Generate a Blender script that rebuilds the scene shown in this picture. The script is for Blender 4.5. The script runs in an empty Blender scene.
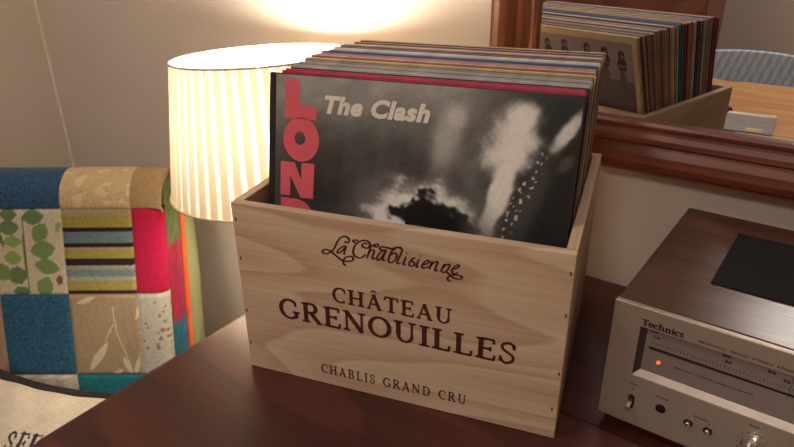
import bpy, math, random
import numpy as np
from mathutils import Matrix, Vector
random.seed(7); rng = np.random.default_rng(7)
scene = bpy.context.scene
C = scene.collection
PI = math.pi
ZT = 0.75                     # height of the dark table's top above the floor

# ---------------------------------------------------------------- camera
cam_d = bpy.data.cameras.new('camera'); cam = bpy.data.objects.new('camera', cam_d); C.objects.link(cam)
cam_d.sensor_fit = 'HORIZONTAL'; cam_d.sensor_width = 36; cam_d.lens = 642.84 / 794 * 36
cam_d.clip_start = 0.02; cam_d.clip_end = 50
M4 = Matrix(((0.82200867, -0.23694484, 0.51784061, 0.47096833),
             (0.569422, 0.35438961, -0.74173215, -0.38604218),
             (-0.00776773, 0.90458009, 0.42623294, 0.45044968 + ZT),
             (0, 0, 0, 1)))
cam.matrix_world = M4
scene.camera = cam

# ---------------------------------------------------------------- light
scene.view_settings.view_transform = 'Standard'; scene.view_settings.look = 'None'
scene.view_settings.gamma = 1; scene.view_settings.use_curve_mapping = False
scene.view_settings.exposure = -0.17
world = bpy.data.worlds.new('world'); scene.world = world; world.use_nodes = True
world.node_tree.nodes['Background'].inputs[0].default_value = (0.95, 0.86, 0.80, 1)
world.node_tree.nodes['Background'].inputs[1].default_value = 0.05
LAMP_STRENGTH = 260.0
def area(name, loc, target, size, power, col):
    d = bpy.data.lights.new(name, 'AREA'); d.shape = 'DISK'; d.size = size; d.energy = power; d.color = col
    o = bpy.data.objects.new(name, d); C.objects.link(o); o.location = loc
    o.rotation_euler = (Vector(target) - Vector(loc)).to_track_quat('-Z', 'Y').to_euler(); return o
area('ceiling_light', (0.62, -1.75, 2.34), (0.45, -1.2, 0), 0.45, 17, (1, 0.905, 0.83))
area('added_fill_light', (-.35, -.55, 2.34), (-.1, -.6, 0), 0.40, 9, (1, 0.905, 0.83))  # added fill, brightens the striped chair and far wall in the mirror

# ---------------------------------------------------------------- materials
def lin(c):
    c = np.asarray(c, float) / 255.0
    return np.where(c <= 0.04045, c / 12.92, ((c + 0.055) / 1.055) ** 2.4)
def L4(c): return tuple(lin(c)) + (1.0,)
def new_mat(name):
    m = bpy.data.materials.new(name); m.use_nodes = True
    nt = m.node_tree; return m, nt, nt.nodes['Principled BSDF']
def node(nt, t, **kw):
    n = nt.nodes.new(t)
    for k, v in kw.items():
        if k.startswith('i_'):
            n.inputs[k[2:].replace('_', ' ')].default_value = v
        else: setattr(n, k, v)
    return n
def coords(nt, scale=(1, 1, 1), loc=(0, 0, 0), rot=(0, 0, 0)):
    tc = node(nt, 'ShaderNodeTexCoord'); mp = node(nt, 'ShaderNodeMapping')
    mp.inputs['Scale'].default_value = scale; mp.inputs['Location'].default_value = loc; mp.inputs['Rotation'].default_value = rot
    nt.links.new(tc.outputs['Object'], mp.inputs['Vector']); return mp
def ramp(nt, fac, stops):
    r = node(nt, 'ShaderNodeValToRGB'); e = r.color_ramp.elements
    while len(e) < len(stops): e.new(0.5)
    for k, (p, c) in enumerate(stops): e[k].position = p; e[k].color = L4(c)
    nt.links.new(fac, r.inputs[0]); return r
def bump(nt, b, h, strength, dist=0.001):
    n = node(nt, 'ShaderNodeBump'); n.inputs['Strength'].default_value = strength; n.inputs['Distance'].default_value = dist
    nt.links.new(h, n.inputs['Height']); nt.links.new(n.outputs[0], b.inputs['Normal'])
def plain(name, col, rough=0.6, metal=0.0, var=0.06, scale=40, bmp=0.0, spec=0.5):
    m, nt, b = new_mat(name)
    mp = coords(nt); ns = node(nt, 'ShaderNodeTexNoise', i_Scale=scale, i_Detail=3.0)
    nt.links.new(mp.outputs[0], ns.inputs['Vector'])
    c = np.array(col, float)
    r = ramp(nt, ns.outputs['Fac'], [(0.3, c * (1 - var)), (0.7, np.minimum(c * (1 + var), 255))])
    nt.links.new(r.outputs[0], b.inputs['Base Color'])
    b.inputs['Roughness'].default_value = rough; b.inputs['Metallic'].default_value = metal
    b.inputs['Specular IOR Level'].default_value = spec
    if bmp: bump(nt, b, ns.outputs['Fac'], bmp)
    return m
def wood(name, dark, light, axis='x', rough=0.5, rings=9, base=(3, 3), fine=(8, 260), loc=(0, 0, 0), mixf=0.5, knots=None, coat=0.0, spec=0.5, stretch=6.0):
    """grain runs along axis; rings = contour lines of a stretched noise (cathedral grain)"""
    m, nt, b = new_mat(name)
    ax = 'xyz'.index(axis)
    s1 = [base[0]] * 3; s1[ax] = base[0] / stretch
    s2 = [fine[1]] * 3; s2[ax] = fine[0]
    mp = coords(nt, s1, loc); n1 = node(nt, 'ShaderNodeTexNoise', i_Scale=1.0, i_Detail=1.5, i_Roughness=0.4)
    nt.links.new(mp.outputs[0], n1.inputs['Vector'])
    mul = node(nt, 'ShaderNodeMath', operation='MULTIPLY'); mul.inputs[1].default_value = rings
    nt.links.new(n1.outputs['Fac'], mul.inputs[0])
    fr = node(nt, 'ShaderNodeMath', operation='FRACT'); nt.links.new(mul.outputs[0], fr.inputs[0])
    r1 = ramp(nt, fr.outputs[0], [(0.0, light), (0.55, np.array(light) * 0.5 + np.array(dark) * 0.5), (0.9, dark), (1.0, light)])
    mp2 = coords(nt, s2, loc); n2 = node(nt, 'ShaderNodeTexNoise', i_Scale=1.0, i_Detail=4.0, i_Roughness=0.6)
    nt.links.new(mp2.outputs[0], n2.inputs['Vector'])
    r2 = ramp(nt, n2.outputs['Fac'], [(0.3, dark), (0.65, light)])
    mx = node(nt, 'ShaderNodeMixRGB'); mx.inputs[0].default_value = mixf
    nt.links.new(r1.outputs[0], mx.inputs[1]); nt.links.new(r2.outputs[0], mx.inputs[2])
    out = mx.outputs[0]
    if knots:
        vo = node(nt, 'ShaderNodeTexVoronoi', i_Scale=1.0); sk = [knots[0]] * 3; sk[ax] = knots[0] * 0.55
        mk = coords(nt, sk, knots[2] if len(knots) > 2 else (0, 0, 0)); nt.links.new(mk.outputs[0], vo.inputs['Vector'])
        rk = ramp(nt, vo.outputs['Distance'], [(0.03, (255, 255, 255)), (0.12, (0, 0, 0))])
        m2 = node(nt, 'ShaderNodeMixRGB'); nt.links.new(rk.outputs[0], m2.inputs[0])
        nt.links.new(out, m2.inputs[1]); m2.inputs[2].default_value = L4(knots[1]); out = m2.outputs[0]
    nt.links.new(out, b.inputs['Base Color'])
    b.inputs['Roughness'].default_value = rough; b.inputs['Coat Weight'].default_value = coat
    b.inputs['Coat Roughness'].default_value = 0.25; b.inputs['Specular IOR Level'].default_value = spec
    bump(nt, b, n2.outputs['Fac'], 0.12)
    return m
def attr_mat(name, rough=0.8, weave=0.0, spec=0.3, sheen=0.0):
    """colour pattern held in the mesh's own colour attribute (printed / woven pattern)"""
    m, nt, b = new_mat(name)
    a = node(nt, 'ShaderNodeVertexColor', layer_name='Col')
    mp = coords(nt, (900, 900, 900)) if weave else coords(nt, (300, 300, 300))
    ns = node(nt, 'ShaderNodeTexNoise', i_Scale=1.0, i_Detail=2.0); nt.links.new(mp.outputs[0], ns.inputs['Vector'])
    r = ramp(nt, ns.outputs['Fac'], [(0.3, (222, 222, 222)), (0.7, (255, 255, 255))])
    mx = node(nt, 'ShaderNodeMixRGB', blend_type='MULTIPLY'); mx.inputs[0].default_value = 1.0 if weave else 0.35
    nt.links.new(a.outputs[0], mx.inputs[1]); nt.links.new(r.outputs[0], mx.inputs[2])
    nt.links.new(mx.outputs[0], b.inputs['Base Color']); b.inputs['Roughness'].default_value = rough
    b.inputs['Specular IOR Level'].default_value = spec; b.inputs['Sheen Weight'].default_value = sheen
    if weave: bump(nt, b, ns.outputs['Fac'], weave)
    return m
_flat = {}
def card(col, rough=0.55):
    k = tuple(col) + (rough,)
    if k not in _flat: _flat[k] = plain('printed_card', col, rough, var=0.10, scale=60)
    return _flat[k]

# ---------------------------------------------------------------- mesh helpers
class MB:
    def __init__(s): s.v = []; s.f = []
    def add(s, vs, fs):
        o = len(s.v); s.v += [tuple(v) for v in vs]; s.f += [tuple(i + o for i in f) for f in fs]; return s
    def box(s, x0, x1, y0, y1, z0, z1, b=0.0):
        if b <= 0:
            vs = [(x, y, z) for x in (x0, x1) for y in (y0, y1) for z in (z0, z1)]
            return s.add(vs, [(0, 1, 3, 2), (4, 6, 7, 5), (0, 4, 5, 1), (2, 3, 7, 6), (0, 2, 6, 4), (1, 5, 7, 3)])
        import bmesh
        bm = bmesh.new(); bmesh.ops.create_cube(bm, size=1)
        for v in bm.verts: v.co = ((x0 + x1) / 2 + v.co.x * (x1 - x0), (y0 + y1) / 2 + v.co.y * (y1 - y0), (z0 + z1) / 2 + v.co.z * (z1 - z0))
        bmesh.ops.bevel(bm, geom=bm.edges[:], offset=b, segments=2, affect='EDGES', profile=0.6)
        bm.verts.index_update()
        s.add([v.co[:] for v in bm.verts], [[v.index for v in f.verts] for f in bm.faces]); bm.free(); return s
    def tube(s, pts, r, n=12, closed=False, cap=True):
        P = [Vector(p) for p in pts]; R = r if isinstance(r, (list, tuple)) else [r] * len(P); vs = []; fs = []
        up = Vector((0, 0, 1)); m = len(P)
        for i, p in enumerate(P):
            a = P[(i - 1) % m] if (closed or i) else p; b = P[(i + 1) % m] if (closed or i < m - 1) else p
            d = (b - a).normalized(); u = up if abs(d.z) < 0.9 else Vector((1, 0, 0))
            x = d.cross(u).normalized(); y = x.cross(d)
            for k in range(n):
                t = 2 * PI * k / n; vs.append(p + R[i] * (math.cos(t) * x + math.sin(t) * y))
        rng_ = range(m if closed else m - 1)
        for i in rng_:
            j = (i + 1) % m
            for k in range(n): l = (k + 1) % n; fs.append((i * n + k, i * n + l, j * n + l, j * n + k))
        if cap and not closed: fs.append(tuple(range(n))[::-1]); fs.append(tuple((m - 1) * n + k for k in range(n)))
        return s.add(vs, fs)
    def lathe(s, prof, n=40, o=(0, 0, 0)):
        """prof: list of (r,z) around the local z axis"""
        vs = []; fs = []; m = len(prof)
        for r, z in prof:
            for k in range(n): t = 2 * PI * k / n; vs.append((o[0] + r * math.cos(t), o[1] + r * math.sin(t), o[2] + z))
        for i in range(m - 1):
            for k in range(n): l = (k + 1) % n; fs.append((i * n + k, i * n + l, (i + 1) * n + l, (i + 1) * n + k))
        fs.append(tuple(range(n))[::-1]); fs.append(tuple((m - 1) * n + k for k in range(n)))
        return s.add(vs, fs)
    def prism(s, poly, t0, t1, plane='xz'):
        """extrude a 2D polygon between t0 and t1 along the axis left out"""
        n = len(poly)
        def P(a, b, t): return {'xz': (a, t, b), 'xy': (a, b, t), 'yz': (t, a, b)}[plane]
        vs = [P(a, b, t0) for a, b in poly] + [P(a, b, t1) for a, b in poly]
        fs = [tuple(range(n)), tuple(range(2 * n - 1, n - 1, -1))] + [(i, i + n, (i + 1) % n + n, (i + 1) % n) for i in range(n)]
        return s.add(vs, fs)
    def xf(s, M):
        s.v = [tuple(M @ Vector(v)) for v in s.v]; return s
    def build(s, name, mat, parent=None, smooth=False, loc=None):
        me = bpy.data.meshes.new(name); me.from_pydata(s.v, [], s.f)
        import bmesh
        bm = bmesh.new(); bm.from_mesh(me); bmesh.ops.recalc_face_normals(bm, faces=bm.faces[:]); bm.to_mesh(me); bm.free()
        me.materials.append(mat); me.update()
        if smooth: me.shade_smooth() if hasattr(me, 'shade_smooth') else None
        if smooth == 'auto': me.set_sharp_from_angle(angle=math.radians(40))
        return link(name, me, parent, loc)
def link(name, me, parent=None, loc=None):
    o = bpy.data.objects.new(name, me); C.objects.link(o)
    if parent is not None: o.parent = parent
    if loc is not None: o.location = loc
    return o
def tag(o, label, cat, group=None, kind=None):
    if label: o['label'] = label
    if cat: o['category'] = cat
    if group: o['group'] = group
    if kind: o['kind'] = kind
    return o
def thing(name, label, cat, loc=(0, 0, 0), rot=(0, 0, 0), group=None):
    o = bpy.data.objects.new(name, None); C.objects.link(o); o.empty_display_size = 0.05
    o.location = loc; o.rotation_euler = rot; return tag(o, label, cat, group)
def struct(o): o['kind'] = 'structure'; return o
def grid_mesh(name, P, col, mat, parent=None, wrap=False, loc=None):
    """P: (n,m,3) positions, col: (n,m,3) sRGB 0-255 -> smooth mesh with colour attribute"""
    n, m = P.shape[:2]
    idx = np.arange(n * m).reshape(n, m)
    a = idx[:-1, :-1].ravel(); b = idx[1:, :-1].ravel(); c = idx[1:, 1:].ravel(); d = idx[:-1, 1:].ravel()
    me = bpy.data.meshes.new(name)
    me.from_pydata(P.reshape(-1, 3).tolist(), [], np.stack([a, b, c, d], 1).tolist())
    at = me.color_attributes.new('Col', 'FLOAT_COLOR', 'POINT')
    rgba = np.ones((n * m, 4)); rgba[:, :3] = lin(np.clip(col, 0, 255)).reshape(-1, 3)
    at.data.foreach_set('color', rgba.astype(np.float32).ravel())
    me.materials.append(mat); me.shade_smooth(); me.update()
    return link(name, me, parent, loc)
def spline(pts, sub=6):
    P = [np.array(p, float) for p in pts]
    if len(P) < 3: return [tuple(p) for p in P]
    out = []; Q = [2 * P[0] - P[1]] + P + [2 * P[-1] - P[-2]]
    for i in range(1, len(Q) - 2):
        for k in range(sub):
            t = k / sub; a, b, c, d = Q[i - 1:i + 3]
            out.append(tuple(0.5 * ((2 * b) + (c - a) * t + (2 * a - 5 * b + 4 * c - d) * t * t + (3 * b - a - 3 * c + d) * t ** 3)))
    return out + [tuple(P[-1])]
def ribbon(mb, pts, w, y0, y1):
    """a stroke of width w (number or list) in the xz plane, between depths y0 and y1"""
    P = [np.array(p, float) for p in pts]; n = len(P); W = w if isinstance(w, (list, tuple)) else [w] * n
    A = []; B = []
    for i in range(n):
        d = P[min(i + 1, n - 1)] - P[max(i - 1, 0)]; l = np.hypot(*d); d = d / l if l > 0 else np.array([1, 0])
        q = np.array([-d[1], d[0]]) * W[i] / 2; A.append(P[i] + q); B.append(P[i] - q)
    vs = []
    for a, b in zip(A, B): vs += [(a[0], y0, a[1]), (b[0], y0, b[1]), (a[0], y1, a[1]), (b[0], y1, b[1])]
    fs = []
    for i in range(n - 1):
        o = 4 * i; fs += [(o, o + 4, o + 5, o + 1), (o + 2, o + 3, o + 7, o + 6), (o, o + 2, o + 6, o + 4), (o + 1, o + 5, o + 7, o + 3)]
    fs += [(0, 1, 3, 2), (4 * n - 4, 4 * n - 2, 4 * n - 1, 4 * n - 3)]
    mb.add(vs, fs)

# serif letter strokes in a box of height 1: ('l', pts, width) lines, ('a', cx, cz, rx, rz, a0, a1, thin, thick) arcs
TK, TN, SR = 0.20, 0.105, 0.09
def stem(x, z0=0, z1=1, w=TK, s0=True, s1=True, o=0.10):
    r = [('l', [(x, z0), (x, z1)], w)]
    if s0: r.append(('l', [(x - w / 2 - o, z0 + SR / 2), (x + w / 2 + o, z0 + SR / 2)], SR))
    if s1: r.append(('l', [(x - w / 2 - o, z1 - SR / 2), (x + w / 2 + o, z1 - SR / 2)], SR))
    return r
A_ = [('l', [(0.12, 0), (0.45, 1)], TN), ('l', [(0.43, 1), (0.78, 0)], TK), ('l', [(0.22, 0.34), (0.66, 0.34)], TN),
      ('l', [(0, .03), (0.25, .03)], SR), ('l', [(0.64, .03), (0.92, .03)], SR)]
GL = {
 'A': (0.92, A_), 'Â': (0.92, A_ + [('l', [(0.26, 1.10), (0.44, 1.26)], .08), ('l', [(0.44, 1.26), (0.62, 1.10)], .08)]),
 'C': (0.80, [('a', 0.46, 0.5, 0.40, 0.47, 50, 310, TN, TK), ('l', [(0.74, 0.66), (0.74, 0.90)], TN)]),
 'G': (0.92, [('a', 0.46, 0.5, 0.40, 0.47, 50, 312, TN, TK), ('l', [(0.74, 0.66), (0.74, 0.90)], TN)] + stem(0.76, 0.08, 0.42, TK * .9, False, True, .08)),
 'H': (1.0, stem(0.2) + stem(0.8) + [('l', [(0.2, 0.5), (0.8, 0.5)], TN)]),
 'T': (0.84, stem(0.42, s1=False) + [('l', [(0.04, 0.97), (0.80, 0.97)], TN), ('l', [(0.06, 0.97), (0.04, 0.76)], TN), ('l', [(0.78, 0.97), (0.80, 0.76)], TN)]),
 'E': (0.78, stem(0.2, o=.09) + [('l', [(0.2, 0.97), (0.68, 0.97)], TN), ('l', [(0.67, 1), (0.69, 0.78)], TN), ('l', [(0.2, 0.52), (0.56, 0.52)], TN), ('l', [(0.56, 0.62), (0.56, 0.42)], TN),
      ('l', [(0.2, 0.03), (0.72, 0.03)], TN), ('l', [(0.70, 0), (0.74, 0.24)], TN)]),
 'U': (0.96, [('l', [(0.2, 1), (0.2, 0.34)], TK), ('a', 0.48, 0.34, 0.28, 0.31, 180, 360, TN, TK * .8), ('l', [(0.76, 0.34), (0.76, 1)], TN),
      ('l', [(0.02, 0.97), (0.38, 0.97)], SR), ('l', [(0.62, 0.97), (0.92, 0.97)], SR)]),
 'R': (0.90, stem(0.2, o=.09) + [('l', [(0.2, 0.97), (0.44, 0.97)], TN), ('a', 0.44, 0.745, 0.22, 0.225, -90, 90, TN, TK), ('l', [(0.2, 0.52), (0.44, 0.52)], TN),
      ('l', [(0.42, 0.52), (0.80, 0.02)], TK), ('l', [(0.72, .03), (0.94, .03)], SR)]),
 'N': (1.0, stem(0.16, w=TN, s1=False) + [('l', [(0.02, .97), (0.24, .97)], SR), ('l', [(0.16, 0.97), (0.82, 0.03)], TK)] + stem(0.82, w=TN, s0=False)),
 'O': (0.98, [('a', 0.49, 0.5, 0.41, 0.47, 0, 360, TN, TK)]),
 'I': (0.42, stem(0.21)),
 'L': (0.76, stem(0.2, o=.09) + [('l', [(0.2, 0.03), (0.68, 0.03)], TN), ('l', [(0.67, 0), (0.71, 0.26)], TN)]),
 'S': (0.68, [('s', [(0.56, 0.76), (0.50, 0.92), (0.32, 0.97), (0.14, 0.86), (0.14, 0.68), (0.33, 0.53), (0.52, 0.40), (0.55, 0.20), (0.40, 0.05), (0.22, 0.03), (0.08, 0.22)], .115),
      ('l', [(0.57, 0.68), (0.57, 0.92)], TN), ('l', [(0.07, 0.06), (0.07, 0.32)], TN)]),
 'B': (0.82, stem(0.2, o=.09) + [('l', [(0.2, 0.97), (0.42, 0.97)], TN), ('a', 0.42, 0.755, 0.19, 0.215, -90, 90, TN, TK * .9), ('l', [(0.2, 0.54), (0.45, 0.54)], TN),
      ('a', 0.45, 0.285, 0.23, 0.255, -90, 90, TN, TK), ('l', [(0.2, 0.03), (0.45, 0.03)], TN)]),
 'D': (0.94, stem(0.2, o=.09) + [('l', [(0.2, 0.97), (0.42, 0.97)], TN), ('a', 0.42, 0.5, 0.40, 0.47, -90, 90, TN, TK), ('l', [(0.2, 0.03), (0.42, 0.03)], TN)]),
 'e': (0.62, [('a', 0.31, 0.33, 0.25, 0.31, 0, 320, TN, TK), ('l', [(0.08, 0.36), (0.55, 0.36)], TN)]),
 'c': (0.56, [('a', 0.31, 0.33, 0.25, 0.31, 45, 315, TN, TK), ('l', [(0.48, .46), (0.48, .58)], TK)]),
 'h': (0.80, stem(0.2, o=.07) + [('a', 0.41, 0.42, 0.21, 0.21, 0, 180, TN, TK)] + stem(0.62, 0, 0.42, s1=False, o=.07)),
 'n': (0.80, stem(0.2, 0, .64, o=.05) + [('a', 0.41, 0.42, 0.21, 0.21, 0, 180, TN, TK)] + stem(0.62, 0, 0.42, s1=False, o=.07)),
 'i': (0.40, stem(0.2, 0, .64, o=.05) + [('l', [(0.2, .80), (.2, .96)], TK)]),
 's': (0.52, [('s', [(0.42, 0.50), (0.30, 0.63), (0.12, 0.56), (0.14, 0.42), (0.38, 0.28), (0.44, 0.14), (0.28, 0.02), (0.08, 0.12)], .12)]),
 ' ': (0.50, []),
}
def serif_text(text, x0, x1, z0, h, y0, y1, track=0.10, bold=1.0, slope=0.0):
    mb = MB(); tot = sum(GL[c][0] for c in text) + track * (len(text) - 1)
    sx = (x1 - x0) / tot; cx = 0.0
    def T(p): X = x0 + (cx + p[0]) * sx; return (X, z0 + p[1] * h + slope * (X - x0))
    for ch in text:
        w, st = GL[ch]
        for s in st:
            if s[0] == 'l':
                dx, dz = (s[1][1][0] - s[1][0][0]), (s[1][1][1] - s[1][0][1]); k = abs(dz) / (abs(dx) + abs(dz) + 1e-9)
                ribbon(mb, [T(p) for p in s[1]], s[2] * bold * (sx * k + h * (1 - k)), y0, y1)
            elif s[0] == 's':
                ribbon(mb, [T(p) for p in spline(s[1], 4)], s[2] * bold * (sx + h) / 2, y0, y1)
            else:
                _, ax, az, rx, rz, a0, a1, t0, t1 = s; n = 22; pts = []; ws = []
                for i in range(n + 1):
                    t = math.radians(a0 + (a1 - a0) * i / n)
                    pts.append(T((ax + rx * math.cos(t), az + rz * math.sin(t)))); ws.append((t0 + (t1 - t0) * abs(math.cos(t)) ** 1.5) * bold * (sx + h) / 2)
                ribbon(mb, pts, ws, y0, y1)
        cx += w + track
    return mb
def font_mesh(text, x0, x1, z0, h, y0, y1, bold=0.0, shear=0.0, space=1.0):
    """sans lettering as a mesh fitted to a box in the xz plane, facing -y"""
    cu = bpy.data.curves.new('lettering', 'FONT'); cu.body = text; cu.offset = bold; cu.shear = shear; cu.space_character = space
    cu.extrude = 0.01; cu.resolution_u = 4
    o = bpy.data.objects.new('lettering', cu); C.objects.link(o)
    me = bpy.data.meshes.new_from_object(o.evaluated_get(bpy.context.evaluated_depsgraph_get()))
    C.objects.unlink(o); bpy.data.objects.remove(o); bpy.data.curves.remove(cu)
    V = np.array([v.co[:] for v in me.vertices]); F = [tuple(p.vertices) for p in me.polygons]; bpy.data.meshes.remove(me)
    a = V.min(0); b = V.max(0)
    X = x0 + (V[:, 0] - a[0]) / (b[0] - a[0]) * (x1 - x0); Z = z0 + (V[:, 1] - a[1]) / (b[1] - a[1]) * h
    Y = np.where(V[:, 2] > 0, y0, y1)
    mb = MB(); mb.add(np.stack([X, Y, Z], 1).tolist(), F); return mb

# ---------------------------------------------------------------- shared materials
def wall_mat(name, col):
    m, nt, b = new_mat(name); mp = coords(nt)
    ns = node(nt, 'ShaderNodeTexNoise', i_Scale=2.5, i_Detail=6.0); nt.links.new(mp.outputs[0], ns.inputs['Vector'])
    c = np.array(col, float); r = ramp(nt, ns.outputs['Fac'], [(0.3, c * 0.97), (0.7, c)])
    nt.links.new(r.outputs[0], b.inputs['Base Color']); b.inputs['Roughness'].default_value = 0.85
    n2 = node(nt, 'ShaderNodeTexNoise', i_Scale=180.0, i_Detail=2.0); nt.links.new(mp.outputs[0], n2.inputs['Vector'])
    bump(nt, b, n2.outputs['Fac'], 0.15); return m
M_wall = wall_mat('painted_wall', (218, 205, 190))
M_ceil = wall_mat('painted_ceiling', (232, 224, 210))
M_floor = wood('floor_boards', (96, 62, 38), (150, 104, 66), 'x', 0.45)
M_white = plain('white_gloss_paint', (225, 220, 208), 0.4)
M_table = wood('dark_stained_table_wood', (48, 19, 15), (86, 37, 28), 'x', 0.40, rings=7, base=(7, 7), fine=(6, 130), mixf=0.45, knots=(6.3, (34, 13, 9)), coat=0.12)
M_crate = wood('bare_pine', (186, 150, 122), (216, 196, 168), 'x', 0.6, rings=11, base=(9, 9), fine=(4, 300), loc=(0.35, 0.2, 2.15), mixf=0.36, stretch=4, spec=0.3)
M_crate_side = wood('bare_pine_side', (184, 152, 120), (216, 192, 162), 'y', 0.6, rings=8, base=(8, 8), fine=(4, 300), mixf=0.55, spec=0.3)
M_brand = plain('branded_ink', (74, 26, 24), 0.7)
M_frame = wood('stained_pine_frame', (84, 38, 24), (132, 70, 44), 'x', 0.38, rings=5, base=(10, 10), fine=(5, 120), mixf=0.5, coat=0.15)
M_frame_v = wood('stained_pine_frame_upright_lit', (92, 44, 26), (160, 92, 52), 'z', 0.38, rings=5, base=(10, 10), fine=(5, 120), mixf=0.5, coat=0.15)  # same wood toned lighter than the rails: lamp glow put into the colour
M_pine = wood('honey_pine', (186, 130, 76), (222, 172, 112), 'x', 0.4, rings=9, base=(5, 5), fine=(5, 160), mixf=0.4, knots=(5.0, (110, 60, 28)))
M_cupboard = wood('cupboard_wood', (92, 52, 38), (142, 88, 64), 'x', 0.5, rings=9, base=(4, 4), fine=(6, 90), mixf=0.5, stretch=3)
M_walnut = wood('walnut_veneer', (48, 27, 20), (108, 76, 56), 'x', 0.28, rings=9, base=(9, 9), fine=(10, 330), mixf=0.7, coat=0.25)
M_mirror, nt_, b_ = new_mat('mirror_glass')
b_.inputs['Metallic'].default_value = 1; b_.inputs['Roughness'].default_value = 0.0; b_.inputs['Base Color'].default_value = (0.80, 0.80, 0.80, 1)
M_silver = plain('brushed_silver', (186, 173, 156), 0.38, 0.55, var=0.03, scale=300)
M_dial = plain('smoked_silver_dial', (168, 154, 146), 0.32, 0.5, var=0.02)
M_dialdark = plain('dial_bevel', (78, 68, 72), 0.4, 0.3)
M_black = plain('black_plastic', (22, 20, 22), 0.45)
M_ink = plain('black_ink', (30, 26, 28), 0.6)
M_greyink = plain('grey_ink', (74, 66, 66), 0.6)
M_chrome = plain('chrome', (215, 212, 210), 0.18, 1.0, var=0.02)
M_leaf = attr_mat('patchwork_fabric', 0.9, 0.5, 0.2, 0.15)
M_print = attr_mat('printed_cover', 0.42, 0.0, 0.4)
M_brass = plain('aged_brass', (150, 118, 66), 0.35, 0.9)

# ---------------------------------------------------------------- the room (x right along the mirror wall, y towards it)
YW, XL, XR, YF, ZC = 0.458, -1.177, 2.2, -2.45, 2.4
struct(MB().box(XL - .1, XR + .1, YF - .1, YW + .1, -0.1, 0).build('floor', M_floor))
struct(MB().box(XL - .1, XR + .1, YF - .1, YW + .1, ZC, ZC + 0.1).build('ceiling', M_ceil))
struct(MB().box(XL - .1, XR + .1, YW, YW + 0.1, 0, ZC).build('wall_back', M_wall))
struct(MB().box(XL - .1, XL, YF, YW, 0, ZC).build('wall_left', M_wall))
struct(MB().box(XR, XR + .1, YF, YW, 0, ZC).build('wall_right', M_wall))
struct(MB().box(XL - .1, XR + .1, YF - .1, YF, 0, ZC).build('wall_front', M_wall))
struct(MB().box(XL, XR, YW - .014, YW, 0, .09, .003).build('baseboard_back', M_white))
struct(MB().box(XL, XL + .014, YF, YW - .014, 0, .09, .003).build('baseboard_left', M_white))

struct(MB().tube([(XL + .001, YW - .001, .09), (XL + .001, YW - .001, ZC)], .0045, 8, cap=False).build('trim_1', plain('corner_sealant', (236, 222, 196), .6), None, True))

# ---------------------------------------------------------------- dark table
TX0, TX1, TY0, TY1 = -0.0885, 1.15, -0.207, 0.414
tbl = thing('wooden_table', 'dark red-brown stained wooden table carrying the wine crate and the receiver', 'table', (TX0, TY0, 0))
W_, D_ = TX1 - TX0, TY1 - TY0
def plank_profile(y0, y1, grooves, t):
    top = [(y0 + .000, -t + .004), (y0, -.010), (y0 + .003, -.003), (y0 + .010, 0)]
    for g in grooves: top += [(g - .0011, 0), (g - .0006, -.0030), (g + .0006, -.0030), (g + .0011, 0)]
    top += [(y1 - .010, 0), (y1 - .003, -.003), (y1, -.010), (y1, -t + .004), (y1 - .004, -t), (y0 + .004, -t)]
    return top
mb = MB()
prof = plank_profile(0, D_, [0.330], .03)
nP = len(prof); ring = []
for x, ins in ((0.0, 0.010), (0.0015, 0.0035), (0.005, 0.001), (0.010, 0)):     # softened left edge
    for (y, z) in prof:
        yy = min(max(y, ins), D_ - ins); zz = z - (0.006 if ins == .010 else 0.0022 if ins == .0035 else .0006 if ins == .001 else 0) * (1 if z > -.015 else -1)
        ring.append((x, yy, zz))
for (y, z) in prof: ring.append((W_, y, z))
fs = [tuple(range(nP))]
for i in range(4):
    for k in range(nP): l = (k + 1) % nP; fs.append((i * nP + k, i * nP + l, (i + 1) * nP + l, (i + 1) * nP + k))
fs.append(tuple(4 * nP + k for k in range(nP)))
mb.add(ring, fs)
mb.build('tabletop', M_table, tbl, loc=(0, 0, ZT))
for x in (0.05, W_ - .11):
    for y in (0.04, D_ - .10):
        MB().box(x, x + .06, y, y + .06, 0, ZT - .03, .004).build('leg', M_table, tbl)
MB().box(.11, W_ - .11, .055, .075, ZT - .13, ZT - .03, .002).build('apron', M_table, tbl)
MB().box(.11, W_ - .11, D_ - .075, D_ - .055, ZT - .13, ZT - .03, .002).build('apron', M_table, tbl)
MB().box(.065, .085, .10, D_ - .10, ZT - .13, ZT - .03, .002).build('apron', M_table, tbl)
MB().box(W_ - .085, W_ - .065, .10, D_ - .10, ZT - .13, ZT - .03, .002).build('apron', M_table, tbl)

# ---------------------------------------------------------------- wall mirror
GX0, GZ0, GX1, GZ1 = 0.1256, 0.2202 + ZT, 0.98, 0.2202 + ZT + 0.86
mir = thing('wall_mirror', 'large mirror in a moulded red-brown stained pine frame on the wall behind the crate', 'mirror', (GX0, YW, GZ0))
fw = 0.067
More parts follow.
